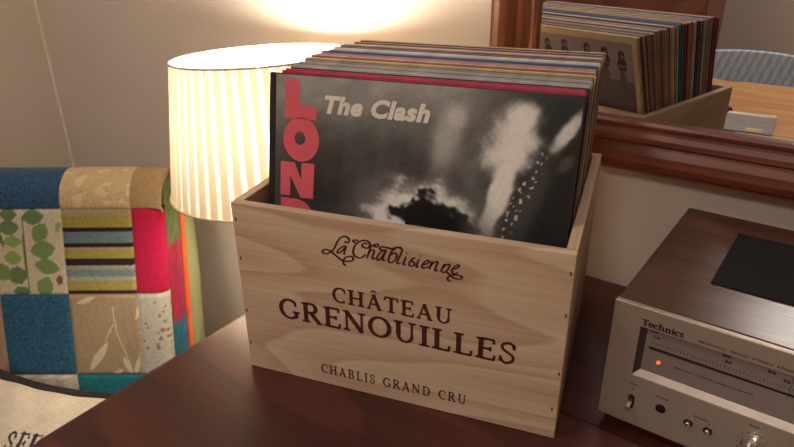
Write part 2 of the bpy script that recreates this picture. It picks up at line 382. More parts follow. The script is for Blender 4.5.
# frame section: (distance outward from the glass edge, depth towards the room)
sec = [(0, .018), (0, .027), (.004, .0295), (.008, .0285), (.010, .0255), (.014, .0265), (.020, .030), (.026, .031), (.029, .0285), (.0315, .031), (.040, .0365), (.050, .038), (.058, .036), (.062, .032), (.0645, .032), (.067, .027), (.067, 0.0), (0, 0.0)]
gw, gh = GX1 - GX0, GZ1 - GZ0
def frame_side(k):
    mb = MB(); n = len(sec); vs = []
    for end in (0, 1):
        for (d, t) in sec:
            c = [(-d, -d), (gw + d, -d), (gw + d, gh + d), (-d, gh + d)]
            a = c[k] if end == 0 else c[(k + 1) % 4]; vs.append((a[0], -t, a[1]))
    mb.add(vs, [(i, (i + 1) % n, (i + 1) % n + n, i + n) for i in range(n)] + [tuple(range(n)), tuple(range(n, 2 * n))]); return mb
for k in range(4): frame_side(k).build('frame_rail' if k % 2 == 0 else 'frame_stile', M_frame if k % 2 == 0 else M_frame_v, mir)
MB().box(-.004, gw + .004, -.020, -.004, -.004, gh + .004).build('mirror_glass', M_mirror, mir)

# ---------------------------------------------------------------- wine crate
CY = 0.2528987
crate = thing('wine_crate', 'pale bare pine wine crate with dark branded lettering, full of records on the dark table', 'crate', (0, 0, ZT), (0, 0, CY))
CW, CH, CD, CT = 0.335, 0.1993, 0.27, 0.0097
MB().box(0, CW, 0, CT, 0, CH, .0012).build('front_panel', M_crate, crate)
MB().box(0, CW, CD - CT, CD, 0, CH, .0012).build('back_panel', M_crate, crate)
MB().box(0, CT, CT, CD - CT, 0, CH, .0010).build('side_panel', M_crate_side, crate)
MB().box(CW - CT, CW, CT, CD - CT, 0, CH, .0010).build('side_panel', M_crate_side, crate)
MB().box(CT, CW - CT, CT, CD - CT, 0.0005, 0.0085).build('base_panel', M_crate_side, crate)
for (u, z) in ((.0043, .1815), (.0044, .1372), (.0037, .0738), (.0037, .0323), (.332, .1806), (.3321, .1387), (.3323, .0762), (.3299, .0347)):
    MB().prism([(u - .0008, z - .0019), (u + .0008, z - .0019), (u + .0007, z + .0019), (u - .0007, z + .0019)], -.0003, .0003).build('staple', M_greyink, crate)
Y0, Y1 = -.00025, .0002
serif_text('CHÂTEAU', .1075, .2305, .1064, .0172, Y0, Y1, .13).build('lettering', M_brand, crate)
serif_text('GRENOUILLES', .0450, .2930, .0748, .0236, Y0, Y1, .10, slope=.004).build('lettering', M_brand, crate)
serif_text('CHABLIS GRAND CRU', .0890, .2475, .0142, .0112, Y0, Y1, .26, .9, slope=.012).build('lettering', M_brand, crate)
SCRIPT = [[[0.1237,0.1769],[0.1248,0.1753],[0.1275,0.1765],[0.1279,0.1795],[0.1241,0.1819],[0.1193,0.1797],[0.1153,0.1742],[0.1124,0.1678],[0.1083,0.1627],[0.1033,0.1597],[0.0991,0.1606],[0.1003,0.1633],[0.1041,0.1642],[0.1083,0.1627],[0.1135,0.1593],[0.1197,0.1554],[0.1261,0.1555],[0.1309,0.1574],[0.131,0.1607],[0.1274,0.1612],[0.123,0.1588],[0.121,0.1551],[0.1211,0.1518],[0.1237,0.1504]],[[0.1249,0.1716],[0.122,0.1711],[0.1176,0.1676],[0.115,0.1639],[0.1163,0.1627],[0.1202,0.1659],[0.1249,0.1713]],[[0.1249,0.1713],[0.1229,0.1664],[0.122,0.1629],[0.1234,0.1632]],[[0.1348,0.177],[0.1327,0.1774],[0.1325,0.1792],[0.1359,0.1798],[0.1374,0.1792]],[[0.1466,0.1774],[0.1445,0.1781],[0.1419,0.1766],[0.1414,0.1744],[0.1439,0.1732],[0.1475,0.1738],[0.1491,0.1773],[0.1477,0.1802],[0.1436,0.1809],[0.1384,0.1786],[0.1341,0.1742],[0.1318,0.1679],[0.1327,0.1632],[0.1368,0.1612],[0.141,0.1625],[0.1442,0.1663]],[[0.1552,0.1767],[0.1536,0.1765],[0.1547,0.1788],[0.1575,0.1787],[0.1567,0.1765],[0.1536,0.1763],[0.1506,0.177],[0.149,0.1725],[0.1456,0.1623]],[[0.1473,0.1674],[0.1494,0.171],[0.1523,0.1722],[0.1533,0.1706],[0.1513,0.1652],[0.1518,0.1628],[0.1544,0.1638]],[[0.1637,0.1734],[0.1611,0.1725],[0.1575,0.1681],[0.1559,0.1636],[0.1574,0.1622],[0.1605,0.1655],[0.1644,0.1725]],[[0.1657,0.1749],[0.1625,0.1674],[0.162,0.163],[0.1645,0.1635]],[[0.1647,0.1744],[0.1617,0.1736],[0.1589,0.1747],[0.1602,0.1767],[0.1637,0.1773],[0.1697,0.1766],[0.1747,0.1769]],[[0.1806,0.18],[0.1767,0.1791],[0.1737,0.1778],[0.1701,0.1725],[0.1675,0.1651],[0.1687,0.1621],[0.172,0.1633],[0.1751,0.1675],[0.1756,0.1713],[0.1736,0.1728],[0.1701,0.1704]],[[0.1672,0.1773],[0.1712,0.1769],[0.1761,0.1791],[0.1801,0.1785],[0.181,0.1765],[0.1785,0.1698],[0.1762,0.1641],[0.1768,0.1621],[0.1795,0.1636]],[[0.1848,0.1709],[0.1825,0.1642],[0.1825,0.1621],[0.1849,0.163]],[[0.1853,0.1747],[0.1859,0.1743]],[[0.1939,0.1705],[0.1923,0.1707],[0.1903,0.1693],[0.1908,0.1673],[0.193,0.1656],[0.1918,0.1627],[0.1889,0.1622],[0.1869,0.1634]],[[0.19,0.1687],[0.1874,0.164]],[[0.1976,0.1706],[0.1952,0.1644],[0.1953,0.162],[0.1972,0.163]],[[0.1986,0.1744],[0.1994,0.174]],[[0.2011,0.1655],[0.2049,0.1672],[0.2071,0.1697],[0.2058,0.1707],[0.203,0.169],[0.2004,0.1643],[0.2011,0.162],[0.204,0.1629],[0.2064,0.1647]],[[0.2092,0.1704],[0.2094,0.1691],[0.2072,0.1619]],[[0.2081,0.1647],[0.2111,0.1694],[0.2144,0.171],[0.2151,0.1696],[0.213,0.1635],[0.2134,0.1614],[0.216,0.163]],[[0.2208,0.1698],[0.2211,0.1686],[0.218,0.1616]],[[0.2193,0.1641],[0.2225,0.1689],[0.2258,0.1705],[0.2265,0.1691],[0.225,0.1652],[0.2218,0.1615],[0.2184,0.1617]],[[0.2292,0.166],[0.2329,0.1677],[0.2352,0.17],[0.2342,0.1712],[0.2315,0.1695],[0.2288,0.1654],[0.2293,0.1624],[0.2317,0.1618],[0.2345,0.1638]],[[0.2232,0.1626],[0.2266,0.1603],[0.2304,0.1573],[0.2352,0.1569],[0.2384,0.1589],[0.2369,0.1607],[0.2322,0.1608],[0.2275,0.1592],[0.2248,0.1562],[0.2258,0.1538],[0.2282,0.1537]]]
mb = MB()
for st in SCRIPT:
    pts = spline(st, 5); n = len(pts); ws = []
    for i in range(n):
        d = np.array(pts[min(i + 1, n - 1)]) - np.array(pts[max(i - 1, 0)]); a = math.atan2(d[1], d[0])
        ws.append(.0014 + .0011 * abs(math.sin(a - .45)) ** 2 * (0.6 if i < 2 or i > n - 3 else 1))
    ribbon(mb, pts, ws if n > 2 else .0018, Y0, Y1)
mb.build('script_lettering', M_brand, crate)

# ---------------------------------------------------------------- records
def crate_pt(u, v, z): c, s = math.cos(CY), math.sin(CY); return (c * u - s * v, s * u + c * v, z + ZT)
SW, SH, ST = 0.3067, 0.3104, 0.0034
def sleeve_mesh():
    mb = MB().box(0, SW, -ST / 2, ST / 2, 0, SH, .0008); me = bpy.data.meshes.new('sleeve'); me.from_pydata(mb.v, [], mb.f); me.materials.append(card((120, 110, 100))); me.update(); return me
def spine_mesh():
    mb = MB().box(SW - .0003, SW + .0008, -ST / 2 + .0002, ST / 2 - .0002, .001, SH - .001, .0004); me = bpy.data.meshes.new('spine'); me.from_pydata(mb.v, [], mb.f); me.materials.append(card((120, 110, 100))); me.update(); return me
SM, PM = sleeve_mesh(), spine_mesh()
# (name of the edge colour, sleeve colour, spine colour)
CR, TAN, GRY, DRK = (206, 186, 146), (168, 138, 108), (150, 142, 132), (44, 36, 40)
SEQ = [('black', (26, 22, 26), (52, 40, 44)), ('crimson', (182, 34, 62), (170, 40, 66)), ('hot pink', (184, 36, 84), DRK), ('black', (34, 28, 32), (60, 52, 52)),
 ('silver grey', (176, 170, 162), GRY), ('light grey', (160, 156, 150), (120, 108, 100)), ('mid grey', (134, 130, 126), TAN), ('charcoal', (70, 66, 68), CR), ('silver grey', (170, 164, 154), TAN),
 ('pale grey', (182, 176, 164), (36, 40, 74)), ('grey', (140, 134, 128), (28, 34, 70)), ('dark olive', (84, 84, 56), (34, 34, 60)), ('mustard', (196, 168, 104), TAN), ('cream', CR, CR), ('brick red', (150, 78, 60), (150, 116, 96)),
 ('pale tan', (204, 184, 150), TAN), ('maroon', (122, 48, 60), (150, 30, 54)), ('dusty pink', (190, 146, 138), (140, 26, 50)), ('mauve', (154, 122, 126), (40, 34, 36)), ('navy', (40, 52, 92), (28, 128, 116)),
 ('steel blue', (70, 92, 132), (40, 100, 96)), ('cobalt', (56, 78, 126), CR), ('slate blue', (96, 112, 136), TAN), ('ice blue', (176, 186, 192), CR), ('pale cream', (214, 202, 176), (186, 158, 124)), ('black', (40, 34, 38), (176, 146, 112)),
 ('rust orange', (176, 104, 66), TAN), ('light tan', (190, 164, 134), (176, 146, 112)), ('purple', (92, 62, 86), (150, 112, 84)), ('grey mauve', (148, 130, 126), (120, 80, 60)), ('cream', (208, 192, 160), (168, 130, 98)),
 ('dark brown', (62, 46, 42), (140, 104, 78)), ('tan', (172, 142, 110), (176, 142, 110)), ('pale mauve', (170, 148, 142), (120, 74, 56)), ('maroon', (104, 44, 52), (160, 124, 92)), ('brown', (120, 90, 70), (150, 104, 76)),
 ('light tan', (194, 168, 130), (172, 140, 106)), ('dark plum', (60, 38, 48), (150, 118, 88)), ('buff', (190, 168, 128), (70, 52, 48)), ('buff yellow', (198, 178, 130), (188, 166, 118))]
ORD = 'front-most second third fourth fifth sixth seventh eighth ninth tenth eleventh twelfth thirteenth fourteenth fifteenth sixteenth seventeenth eighteenth nineteenth twentieth'.split()
NR = len(SEQ); front_rec = None
for i, (nm, cc, sc_) in enumerate(SEQ):
    t = i / (NR - 1)
    v0 = .0125 + t * .163; lean = .20 + t * .205; k_ = 1.0 if i == 0 else 1.004 + .044 * t
    u = .0152 + (0 if i == 0 else -t * .004 + random.uniform(-.0035, .002)); z = .0096 + (0 if i == 0 else .001 if i == NR - 1 else random.uniform(0, .0022)); v0 += (z - .0096) * math.tan(lean)
    kx = 1.0 if i == 0 else .963 + random.uniform(0, .008) if i < 5 else .975 + random.uniform(0, .01) if i < 12 else .99 + random.uniform(0, .012)
    if i: u = CW - CT - SW * kx - .0014 - random.uniform(0, .002) - (.002 if i < 3 else 0)
    u = min(max(u, CT + .001), CW - CT - SW * kx - .0014)
    if i == 0: lab = 'front-most record sleeve in the crate, blurred black and white concert photograph with pink letters'
    elif i == NR - 1: lab = 'rear-most record sleeve in the crate, buff with a group photograph seen in the mirror'
    elif i < 20: lab = f'{nm}-edged record sleeve, {ORD[i]} from the front in the wine crate'
    else: lab = f'{nm}-edged record sleeve, {ORD[NR - 1 - i].replace("front-most", "rear-most")} from the back in the wine crate'
    r = thing('record_sleeve', lab, 'record', crate_pt(u, v0 + ST / 2 * 0, z), (-lean, 0, CY), 'records in the wine crate')
    r.scale = (kx, 1, k_)
    a = link('sleeve', SM, r); b = link('spine', PM, r)
    a.material_slots[0].link = 'OBJECT'; a.material_slots[0].material = card(cc)
    b.material_slots[0].link = 'OBJECT'; b.material_slots[0].material = card(sc_)
    if i == 0: front_rec = r
    if i == NR - 1: back_rec = r
# front cover: a generic out-of-focus black and white stage photograph
NX, NZ = 240, 250
X, Z = np.meshgrid(np.linspace(.0006, SW - .0006, NX), np.linspace(.001, SH - .001, NZ), indexing='ij')
T = np.full_like(X, 78.0)
def fbm(X, Z, f0, seed, oct_=4):
    r = np.random.default_rng(seed); out = np.zeros_like(X); amp = 1; f = f0
    for _ in range(oct_):
        for _k in range(5):
            a = r.uniform(0, 2 * PI); ph = r.uniform(0, 2 * PI)
            out += amp * np.sin(2 * PI * f * (X * np.cos(a) + Z * np.sin(a)) + ph) / 5
        amp *= .6; f *= 1.9
    return out
def blob(cx, cz, rx, rz, ang=0, soft=1.0, warp=0.0, seed=1):
    c, s = math.cos(ang), math.sin(ang); dx = X - cx; dz = Z - cz
    a = (dx * c + dz * s) / rx; b = (-dx * s + dz * c) / rz; d = np.sqrt(a * a + b * b)
    if warp: d = d + warp * fbm(X, Z, 25, seed)
    return 1 / (1 + np.exp((d - 1) * 6 / soft))
T = 118 + 26 * (Z - .2) / .1 + 16 * fbm(X, Z, 9, 3) + 9 * fbm(X, Z, 30, 9)  # print tone, raised and paler towards the top: sleeve sheen painted in
T = T - 60 * np.clip((X - .20) / .10, 0, 1) + 0
T = T * (1 - .55 * blob(.045, .20, .05, .05, 0, 2)) * (1 - .45 * blob(.15, .235, .06, .03, 0, 2.4))
def over(mask, val): 
    global T
    T = T * (1 - mask) + val * mask
over(blob(.0650, .2995, .010, .006, 0, 1.4) * .5, 150); over(blob(.1174, .3020, .008, .010, 0, 1.4) * .5, 165)
over(blob(.1880, .262, .013, .030, -.25, 1.6, .15, 4) * .8, 196)          # pale smears of stage light
over(blob(.1960, .283, .009, .009, 0, 1.2) * .8, 205)
over(blob(.2080, .236, .007, .028, .55, 1.8, .1, 6) * .45, 150)
over(blob(.290, .245, .055, .085, .1, 1.8), 26)
over(blob(.2480, .262, .022, .030, -.3, 1.0, .30, 8) * .95, 228)
over(blob(.2540, .288, .013, .014, 0, .9, .25, 18) * .9, 232)
over(blob(.2420, .218, .010, .044, -.26, .55, .25, 11) * .95, 228)
over(blob(.2700, .215, .011, .05, -.3, 1.2, .1, 12) * .5, 96)
over(blob(.2960, .278, .006, .020, -.6, .8, .25, 14) * .9, 220)
over(blob(.2980, .25, .005, .010, -.6, .8, .25, 14) * .5, 110)
over(blob(.168, .170, .052, .046, -.15, .35, .22, 21), 224)               # pale rounded patch low down
over(blob(.186, .176, .040, .026, -.42, .30, .45, 25), 22)
over(blob(.158, .183, .012, .018, .2, .30, .6, 27), 24)
over(blob(.176, .160, .020, .012, 0, .3, .5, 29), 200)
over(blob(.225, .178, .014, .020, 0, 2) * .6, 120)
sp = (fbm(X, Z, 130, 31, 2) > .55) * blob(.262, .215, .007, .05, -.35, .6); over(sp * .9, 205)
T = T + rng.normal(0, 3.5, T.shape)
T = np.clip(T, 14, 225); T = np.clip((T - 20) * 1.13 + 14, 12, 240); col = np.stack([T, T * .985, T * .95], -1)
Pm = np.stack([X, np.full_like(X, -ST / 2 - .0003), Z], -1)
cov = grid_mesh('cover_photo', Pm, col, M_print, front_rec)
M_pink = plain('pink_print', (224, 98, 110), 0.42, var=.03)
M_pale = plain('pale_print', (228, 222, 206), 0.42, var=.03)
yb, yt = -ST / 2 - .0002, -ST / 2 - .0006
mb = MB().prism([(x + .0022, z) for x, z in ((.0160, .3052), (.0313, .3054), (.0312, .2816), (.0512, .2782), (.0507, .2667), (.0152, .2661))], yt, yb)
n = 40; vs = []
for y in (yt, yb):
    for k in range(n): t = 2 * PI * k / n; vs.append((.0364 + .0202 * math.cos(t), y, .2460 + .0224 * math.sin(t)))
    for k in range(n): t = 2 * PI * k / n; vs.append((.0352 + .0062 * math.cos(t), y, .2472 + .0068 * math.sin(t)))
fs = []
for k in range(n):
    l = (k + 1) % n; fs += [(k, l, n + l, n + k), (2 * n + k, 3 * n + k, 3 * n + l, 2 * n + l), (k, 2 * n + k, 2 * n + l, l), (n + k, n + l, 3 * n + l, 3 * n + k)]
mb.add(vs, fs)
mb.prism([(x + .0022, z) for x, z in ((.0116, .2220), (.0273, .2222), (.0356, .2045), (.0354, .2224), (.0500, .2229), (.0495, .1866), (.0352, .1862), (.0229, .2080), (.0230, .1872), (.0116, .1867))], yt, yb)
dp = [(.0146, .1842)] + [(.0322 + .0200 * math.sin(a), .1662 + .0180 * math.cos(a)) for a in np.linspace(0, PI, 18)] + [(.0146, .1482)]
hole = None
mb.prism(dp, yt, yb)
mb.build('title_lettering', M_pink, front_rec)['label'] = 'large pink block letters down the left edge'
font_mesh('The Clash', .0612, .1702, .2742, .0180, yt, yb, bold=.046, shear=.22, space=1.08).build('name_lettering', M_pale, front_rec)
MB().box(0, .0070, -ST / 2 - .0006, -ST / 2 - .0001, .0005, SH - .0005).build('cover_edge', card((30, 26, 30)), front_rec)
# back cover seen in the mirror: buff border round a dim photograph of standing people
NX, NZ = 300, 300
X, Z = np.meshgrid(np.linspace(.0006, SW - .0006, NX), np.linspace(.001, SH - .001, NZ), indexing='ij')
def flat(c): return np.ones(X.shape + (3,)) * np.array(c, float)
col = flat((200, 182, 138))
def put(mask, c):
    global col
    col = col * (1 - mask[..., None]) + np.array(c, float) * mask[..., None]
ins = ((X > .008) & (X < SW - .007) & (Z > .010) & (Z < SH - .0085)).astype(float)
put(ins, (146, 132, 132)); put(ins * (Z < .246), (108, 96, 96)); put(ins * (np.abs(Z - .2468) < .0014), (150, 134, 124))
for (px, hh) in ((.282, -.003), (.256, .000), (.228, .002), (.190, .003), (.160, .001), (.120, -.002), (.080, .001)):
    put(ins * blob(px, .286 + hh, .0052, .0062, 0, .15), (34, 26, 30)); put(ins * blob(px, .272 + hh, .0070, .011, 0, .15, .1, 3), (46, 36, 44))
    put(ins * blob(px - .002, .269 + hh, .0085, .0018, 0, .2), (120, 104, 100)); put(ins * blob(px, .248 + hh, .0052, .016, 0, .15), (96, 82, 84)); put(ins * blob(px + .001, .284 + hh, .0022, .003, 0, .2), (136, 110, 100))
grid_mesh('back_cover_photo', np.stack([X, np.full_like(X, ST / 2 + .0003), Z], -1), col, M_print, back_rec)['label'] = 'buff bordered brown photograph of standing people'

# ---------------------------------------------------------------- stereo receiver
rec = thing('stereo_receiver', 'silver-fronted stereo receiver with walnut cabinet on the dark table under the mirror', 'receiver', (0.3485, 0.1337, ZT), (0, 0, -0.02656))
RW, RD, RH = 0.43, 0.2509, 0.1399
MB().box(0.001, RW - .001, .006, RD, .010, RH, .0015).build('cabinet', M_walnut, rec)
# face plate with the dial window cut out (window x .0256-.385, z .0667-.1195)
wx0, wx1, wz0, wz1 = .0256, .395, .0667, .1195
mb = MB()
mb.box(0, wx0, 0, .006, .010, RH - .0006, .0005).box(wx1, RW, 0, .006, .010, RH - .0006, .0005)
mb.box(wx0 - .001, wx1 + .001, 0, .006, .010, wz0, .0005).box(wx0 - .001, wx1 + .001, 0, .006, wz1, RH - .0006, .0005)
mb = MB()
q = [(0, .010), (RW, .010), (RW, RH - .0004), (0, RH - .0004)]; w = [(wx0, wz0), (wx1, wz0), (wx1, wz1), (wx0, wz1)]; w2 = [(wx0 + .004, wz0 + .010), (wx1 - .004, wz0 + .010), (wx1 - .004, wz1 - .001), (wx0 + .004, wz1 - .001)]
vs = [(a, 0, b) for a, b in q] + [(a, 0, b) for a, b in w] + [(a, .006, b) for a, b in q] + [(a, .006, b) for a, b in w]
fs = []
for k in range(4): l = (k + 1) % 4; fs += [(k, l, 4 + l, 4 + k), (8 + k, 12 + k, 12 + l, 8 + l), (k, 8 + k, 8 + l, l), (4 + k, 4 + l, 12 + l, 12 + k)]
mb.add(vs, fs); fp = mb.build('face_plate', M_silver, rec)
md = fp.modifiers.new('bevel', 'BEVEL'); md.width = .0009; md.segments = 2; md.limit_method = 'ANGLE'
MB().box(wx0 + .001, wx1 - .001, .0045, .0060, wz0 + .001, wz1 - .001).build('dial', M_dial, rec)
MB().add([(wx0, .0002, wz0), (wx0 + .0055, .0046, wz0), (wx0 + .0055, .0046, wz1), (wx0, .0002, wz1)], [(0, 1, 2, 3)]).build('dial_bevel', M_dialdark, rec)
MB().add([(wx0, .0001, wz0 + .0001), (wx1, .0001, wz0 + .0001), (wx1, .0046, wz0 + .006), (wx0 + .005, .0046, wz0 + .006)], [(0, 1, 2, 3)]).build('dial_sill', plain('satin_silver_sill', (168, 155, 142), .42, .5), rec)
MB().box(.0350, wx1 - .01, .0036, .0046, .0982, .0998).build('tuning_slot', M_black, rec)
MB().box(.0350, wx1 - .01, .0038, .0046, .0970, .0978).build('slot_highlight', M_chrome, rec)
mb = MB()
for k in range(118):
    x = .037 + k * .003; h = .0022 if k % 5 else .0030; mb.box(x, x + .0006, .0042, .0046, .1030, .1030 + h)
mb.build('dial_scale', M_greyink, rec)
yf, yk = .0041, .0046
for (tx, ww, z, s) in (('FM', .0065, .1148, '88'), ('AM', .0055, .1096, '')):
    font_mesh(tx, .0330 + (.004 if tx == 'AM' else 0), .0330 + ww + (.004 if tx == 'AM' else 0), z, .0022, yf, yk, .01).build('dial_lettering', M_greyink, rec)
for (tx, x, z, ww) in (('90', .0935, .1142, .0065), ('60', .0965, .1092, .0050), ('92', .1280, .1132, .0062), ('70', .1400, .1092, .0055), ('96', .165, .1142, .006), ('100', .205, .1142, .008), ('104', .25, .1142, .008), ('108', .30, .1142, .008)):
    font_mesh(tx, x, x + ww, z, .0024, yf, yk, .03).build('dial_lettering', M_ink, rec)
MB().box(.1464, .1468, .0040, .0046, .0975, .1180).build('tuning_pointer', M_black, rec)
serif_text('Technics', .0262, .0615, .1222, .0062, -.0004, .0002, .03, 1.15).build('brand_lettering', M_ink, rec)
font_mesh('FM/MW/LW  3BAND  STEREO  RECEIVER', .0735, .1520, .1230, .0021, -.0003, .0002, .01).build('model_lettering', M_greyink, rec)
font_mesh('LED SIGNAL / TUNING INDICATOR CIRCUIT', .0580, .1230, .0862, .0012, .0040, .0046, .0).build('dial_caption', M_greyink, rec)
mled, nt_, b_ = new_mat('orange_led'); b_.inputs['Base Color'].default_value = L4((230, 120, 60)); b_.inputs['Emission Color'].default_value = L4((255, 110, 50)); b_.inputs['Emission Strength'].default_value = 1.1
MB().lathe([(.0018, 0), (.0018, .001), (.0012, .0018), (.0003, .002)], 16).xf(Matrix.Translation((.0452, .0045, .0859)) @ Matrix.Rotation(PI / 2, 4, 'X')).build('indicator_light', mled, rec, True)
RX = Matrix.Rotation(PI / 2, 4, 'X')
# power lever in its slot
sl = [(.0290 + .0030 * math.cos(a), .0415 + .0030 * math.sin(a)) for a in np.linspace(0, PI, 9)] + [(.0290 + .0030 * math.cos(a), .0315 + .0030 * math.sin(a)) for a in np.linspace(PI, 2 * PI, 9)]
po = MB().prism(sl, -.0004, .0002).build('power_slot', M_black, rec)
MB().box(-.0019, .0019, -.0105, .0, -.0055, .0, .0006).xf(Matrix.Translation((.0286, .0, .0385)) @ Matrix.Rotation(.18, 4, 'X')).build('power_lever', M_chrome, rec)
MB().lathe([(.0046, 0), (.0046, .0006), (.0038, .0009), (.0036, .0004), (.0003, .0004)], 28).xf(Matrix.Translation((.0556, .0002, .0408)) @ RX).build('headphone_jack', M_black, rec)
for x, z in ((.0805, .0370), (.0971, .0366)):
    MB().lathe([(.0040, 0), (.0040, .0006), (.0030, .0008)], 24).xf(Matrix.Translation((x, .0002, z)) @ RX).build('button_ring', M_black, rec)
    MB().lathe([(.0026, 0), (.0026, .0030), (.0019, .0038), (.0004, .0040)], 24).xf(Matrix.Translation((x, .0, z)) @ RX).build('button', M_chrome, rec, 'auto')
kb = MB(); n = 48; pr = [(.0092, 0), (.0092, .002), (.0086, .0025), (.0083, .0130), (.0076, .0142), (.0004, .0145)]; kb.lathe(pr, n)
kn = kb.xf(Matrix.Translation((.1325, .0, .0400)) @ RX).build('bass_knob', M_chrome, rec, 'auto')
MB().box(.1322, .1328, -.0149, -.0143, .0425, .0475).build('knob_mark', M_black, kn)
mb = MB()
for k in range(11):
    a = math.radians(-30 + 24 * k); mb.box(.1325 + .0125 * math.cos(a) - .0005, .1325 + .0125 * math.cos(a) + .0005, -.0003, .0001, .0400 + .0125 * math.sin(a) - .0005, .0400 + .0125 * math.sin(a) + .0005)
mb.build('knob_scale', M_greyink, rec)
for tx, x0, x1, z in (('POWER', .0250, .0335, .0555), ('ON', .0275, .0300, .0500), ('PHONES', .0500, .0610, .0520), ('SPEAKERS', .0835, .0960, .0462), ('A', .0800, .0812, .0432), ('B', .0966, .0978, .0428), ('BASS', .1265, .1340, .0590)):
    font_mesh(tx, x0, x1, z, .0016, -.0003, .0002, .01).build('control_caption', M_greyink, rec)
# perforated vent in the top
mg, nt_, b_ = new_mat('black_perforated_mesh')
mp = coords(nt_, (420, 420, 420)); vo = node(nt_, 'ShaderNodeTexVoronoi', i_Scale=1.0, i_Randomness=0.0); nt_.links.new(mp.outputs[0], vo.inputs['Vector'])
r = ramp(nt_, vo.outputs['Distance'], [(0.25, (6, 6, 8)), (0.42, (30, 27, 31))]); nt_.links.new(r.outputs[0], b_.inputs['Base Color']); b_.inputs['Roughness'].default_value = .7; b_.inputs['Specular IOR Level'].default_value = .25
bump(nt_, b_, vo.outputs['Distance'], 0.6)
MB().box(.0630, .3650, .0780, .2060, RH - .001, RH + .0016, .0008).build('vent_grille', mg, rec)
for x in (.03, RW - .03):
    for y in (.03, RD - .03): MB().lathe([(.010, 0), (.010, .010)], 20, (x, y, 0)).build('foot', M_black, rec)

# ---------------------------------------------------------------- lamp
LC = Vector((-.236, .2817, .2759 + ZT)); ax = Vector((-.0663, .0177, 1)).normalized()
LB = LC - ax * .2003
lamp = thing('floor_lamp', 'lit lamp with a pleated ivory drum shade standing behind the crate', 'lamp', (LB.x, LB.y, 0))
def L_(v): return Vector(v) - Vector((LB.x, LB.y, 0))
rotm = Vector((0, 0, 1)).rotation_difference(ax).to_matrix().to_4x4()
TM = Matrix.Translation(L_(LB)) @ rotm
msh, nt_, b_ = new_mat('pleated_ivory_fabric')
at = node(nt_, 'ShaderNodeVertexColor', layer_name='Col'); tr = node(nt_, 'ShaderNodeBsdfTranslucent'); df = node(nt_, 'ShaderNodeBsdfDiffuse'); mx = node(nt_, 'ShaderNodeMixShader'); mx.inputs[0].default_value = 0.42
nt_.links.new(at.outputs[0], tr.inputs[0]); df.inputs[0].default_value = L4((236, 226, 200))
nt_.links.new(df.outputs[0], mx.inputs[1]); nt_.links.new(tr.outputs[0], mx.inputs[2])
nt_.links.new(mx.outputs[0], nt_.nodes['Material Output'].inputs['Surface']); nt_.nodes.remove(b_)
NPL = 50; NA = NPL * 12; NZ = 10
ang = np.linspace(0, 2 * PI, NA + 1); ph = (ang / (2 * PI) * NPL) % 1.0
zz = np.linspace(0.001, .1993, NZ)
A, ZZ = np.meshgrid(ang, zz, indexing='ij'); PHH = np.repeat(ph[:, None], NZ, 1)
rad = .1595 + (.1283 - .1595) * ZZ / .2003
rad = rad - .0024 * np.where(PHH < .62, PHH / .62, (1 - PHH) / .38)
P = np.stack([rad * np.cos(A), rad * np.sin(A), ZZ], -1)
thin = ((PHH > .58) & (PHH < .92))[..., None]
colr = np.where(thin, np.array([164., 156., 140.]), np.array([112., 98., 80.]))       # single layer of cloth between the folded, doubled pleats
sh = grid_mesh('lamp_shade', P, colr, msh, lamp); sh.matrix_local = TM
mtrim = plain('ivory_tape', (214, 200, 172), .8)
for z, r in ((.0015, .1597), (.1990, .1287)):
    t = MB().tube([(r * math.cos(a), r * math.sin(a), z) for a in np.linspace(0, 2 * PI, 64, endpoint=False)], .0016, 8, True).build('shade_trim', mtrim, lamp, True); t.matrix_local = TM
mb = MB()
for k in range(3):
    a = 2 * PI * k / 3 + .4; mb.tube([(.018 * math.cos(a), .018 * math.sin(a), .05), (.1555 * math.cos(a), .1555 * math.sin(a), .006)], .0014, 6)
mb.lathe([(.020, .048), (.020, .052)], 20); s_ = mb.build('shade_carrier', M_brass, lamp); s_.matrix_local = TM
mbulb, nt_, b_ = new_mat('glowing_bulb'); b_.inputs['Base Color'].default_value = (1, 1, 1, 1); b_.inputs['Emission Color'].default_value = (1, .87, .73, 1); b_.inputs['Emission Strength'].default_value = LAMP_STRENGTH
bp = [(.012, .060), (.014, .075), (.020, .115), (.026, .140), (.026, .160), (.021, .174), (.012, .182), (.002, .185)]
bl = MB().lathe(bp, 24).build('bulb', mbulb, lamp, True); bl.matrix_local = TM
hl = MB().lathe([(.010, .0), (.017, .004), (.017, .055), (.012, .060)], 20).build('lamp_holder', M_brass, lamp, 'auto'); hl.matrix_local = TM
MB().tube([(0, 0, .022), (0, 0, LB.z + .004)], .009, 16).build('pole', M_brass, lamp, 'auto')
MB().lathe([(.125, 0), (.125, .010), (.118, .017), (.03, .022), (.012, .035)], 48).build('base', M_brass, lamp, 'auto')

# ---------------------------------------------------------------- patchwork chair
UX = Vector((.822, .5694, 0)); 
chair_loc = (-.584 * .822 - .539 * .5694, -.584 * .5694 + .539 * .822, 0)
ch = thing('patchwork_chair', 'low chair upholstered in multicoloured patchwork squares, in the corner left of the lamp', 'chair', chair_loc, (0, 0, math.atan2(.5694, .822)))
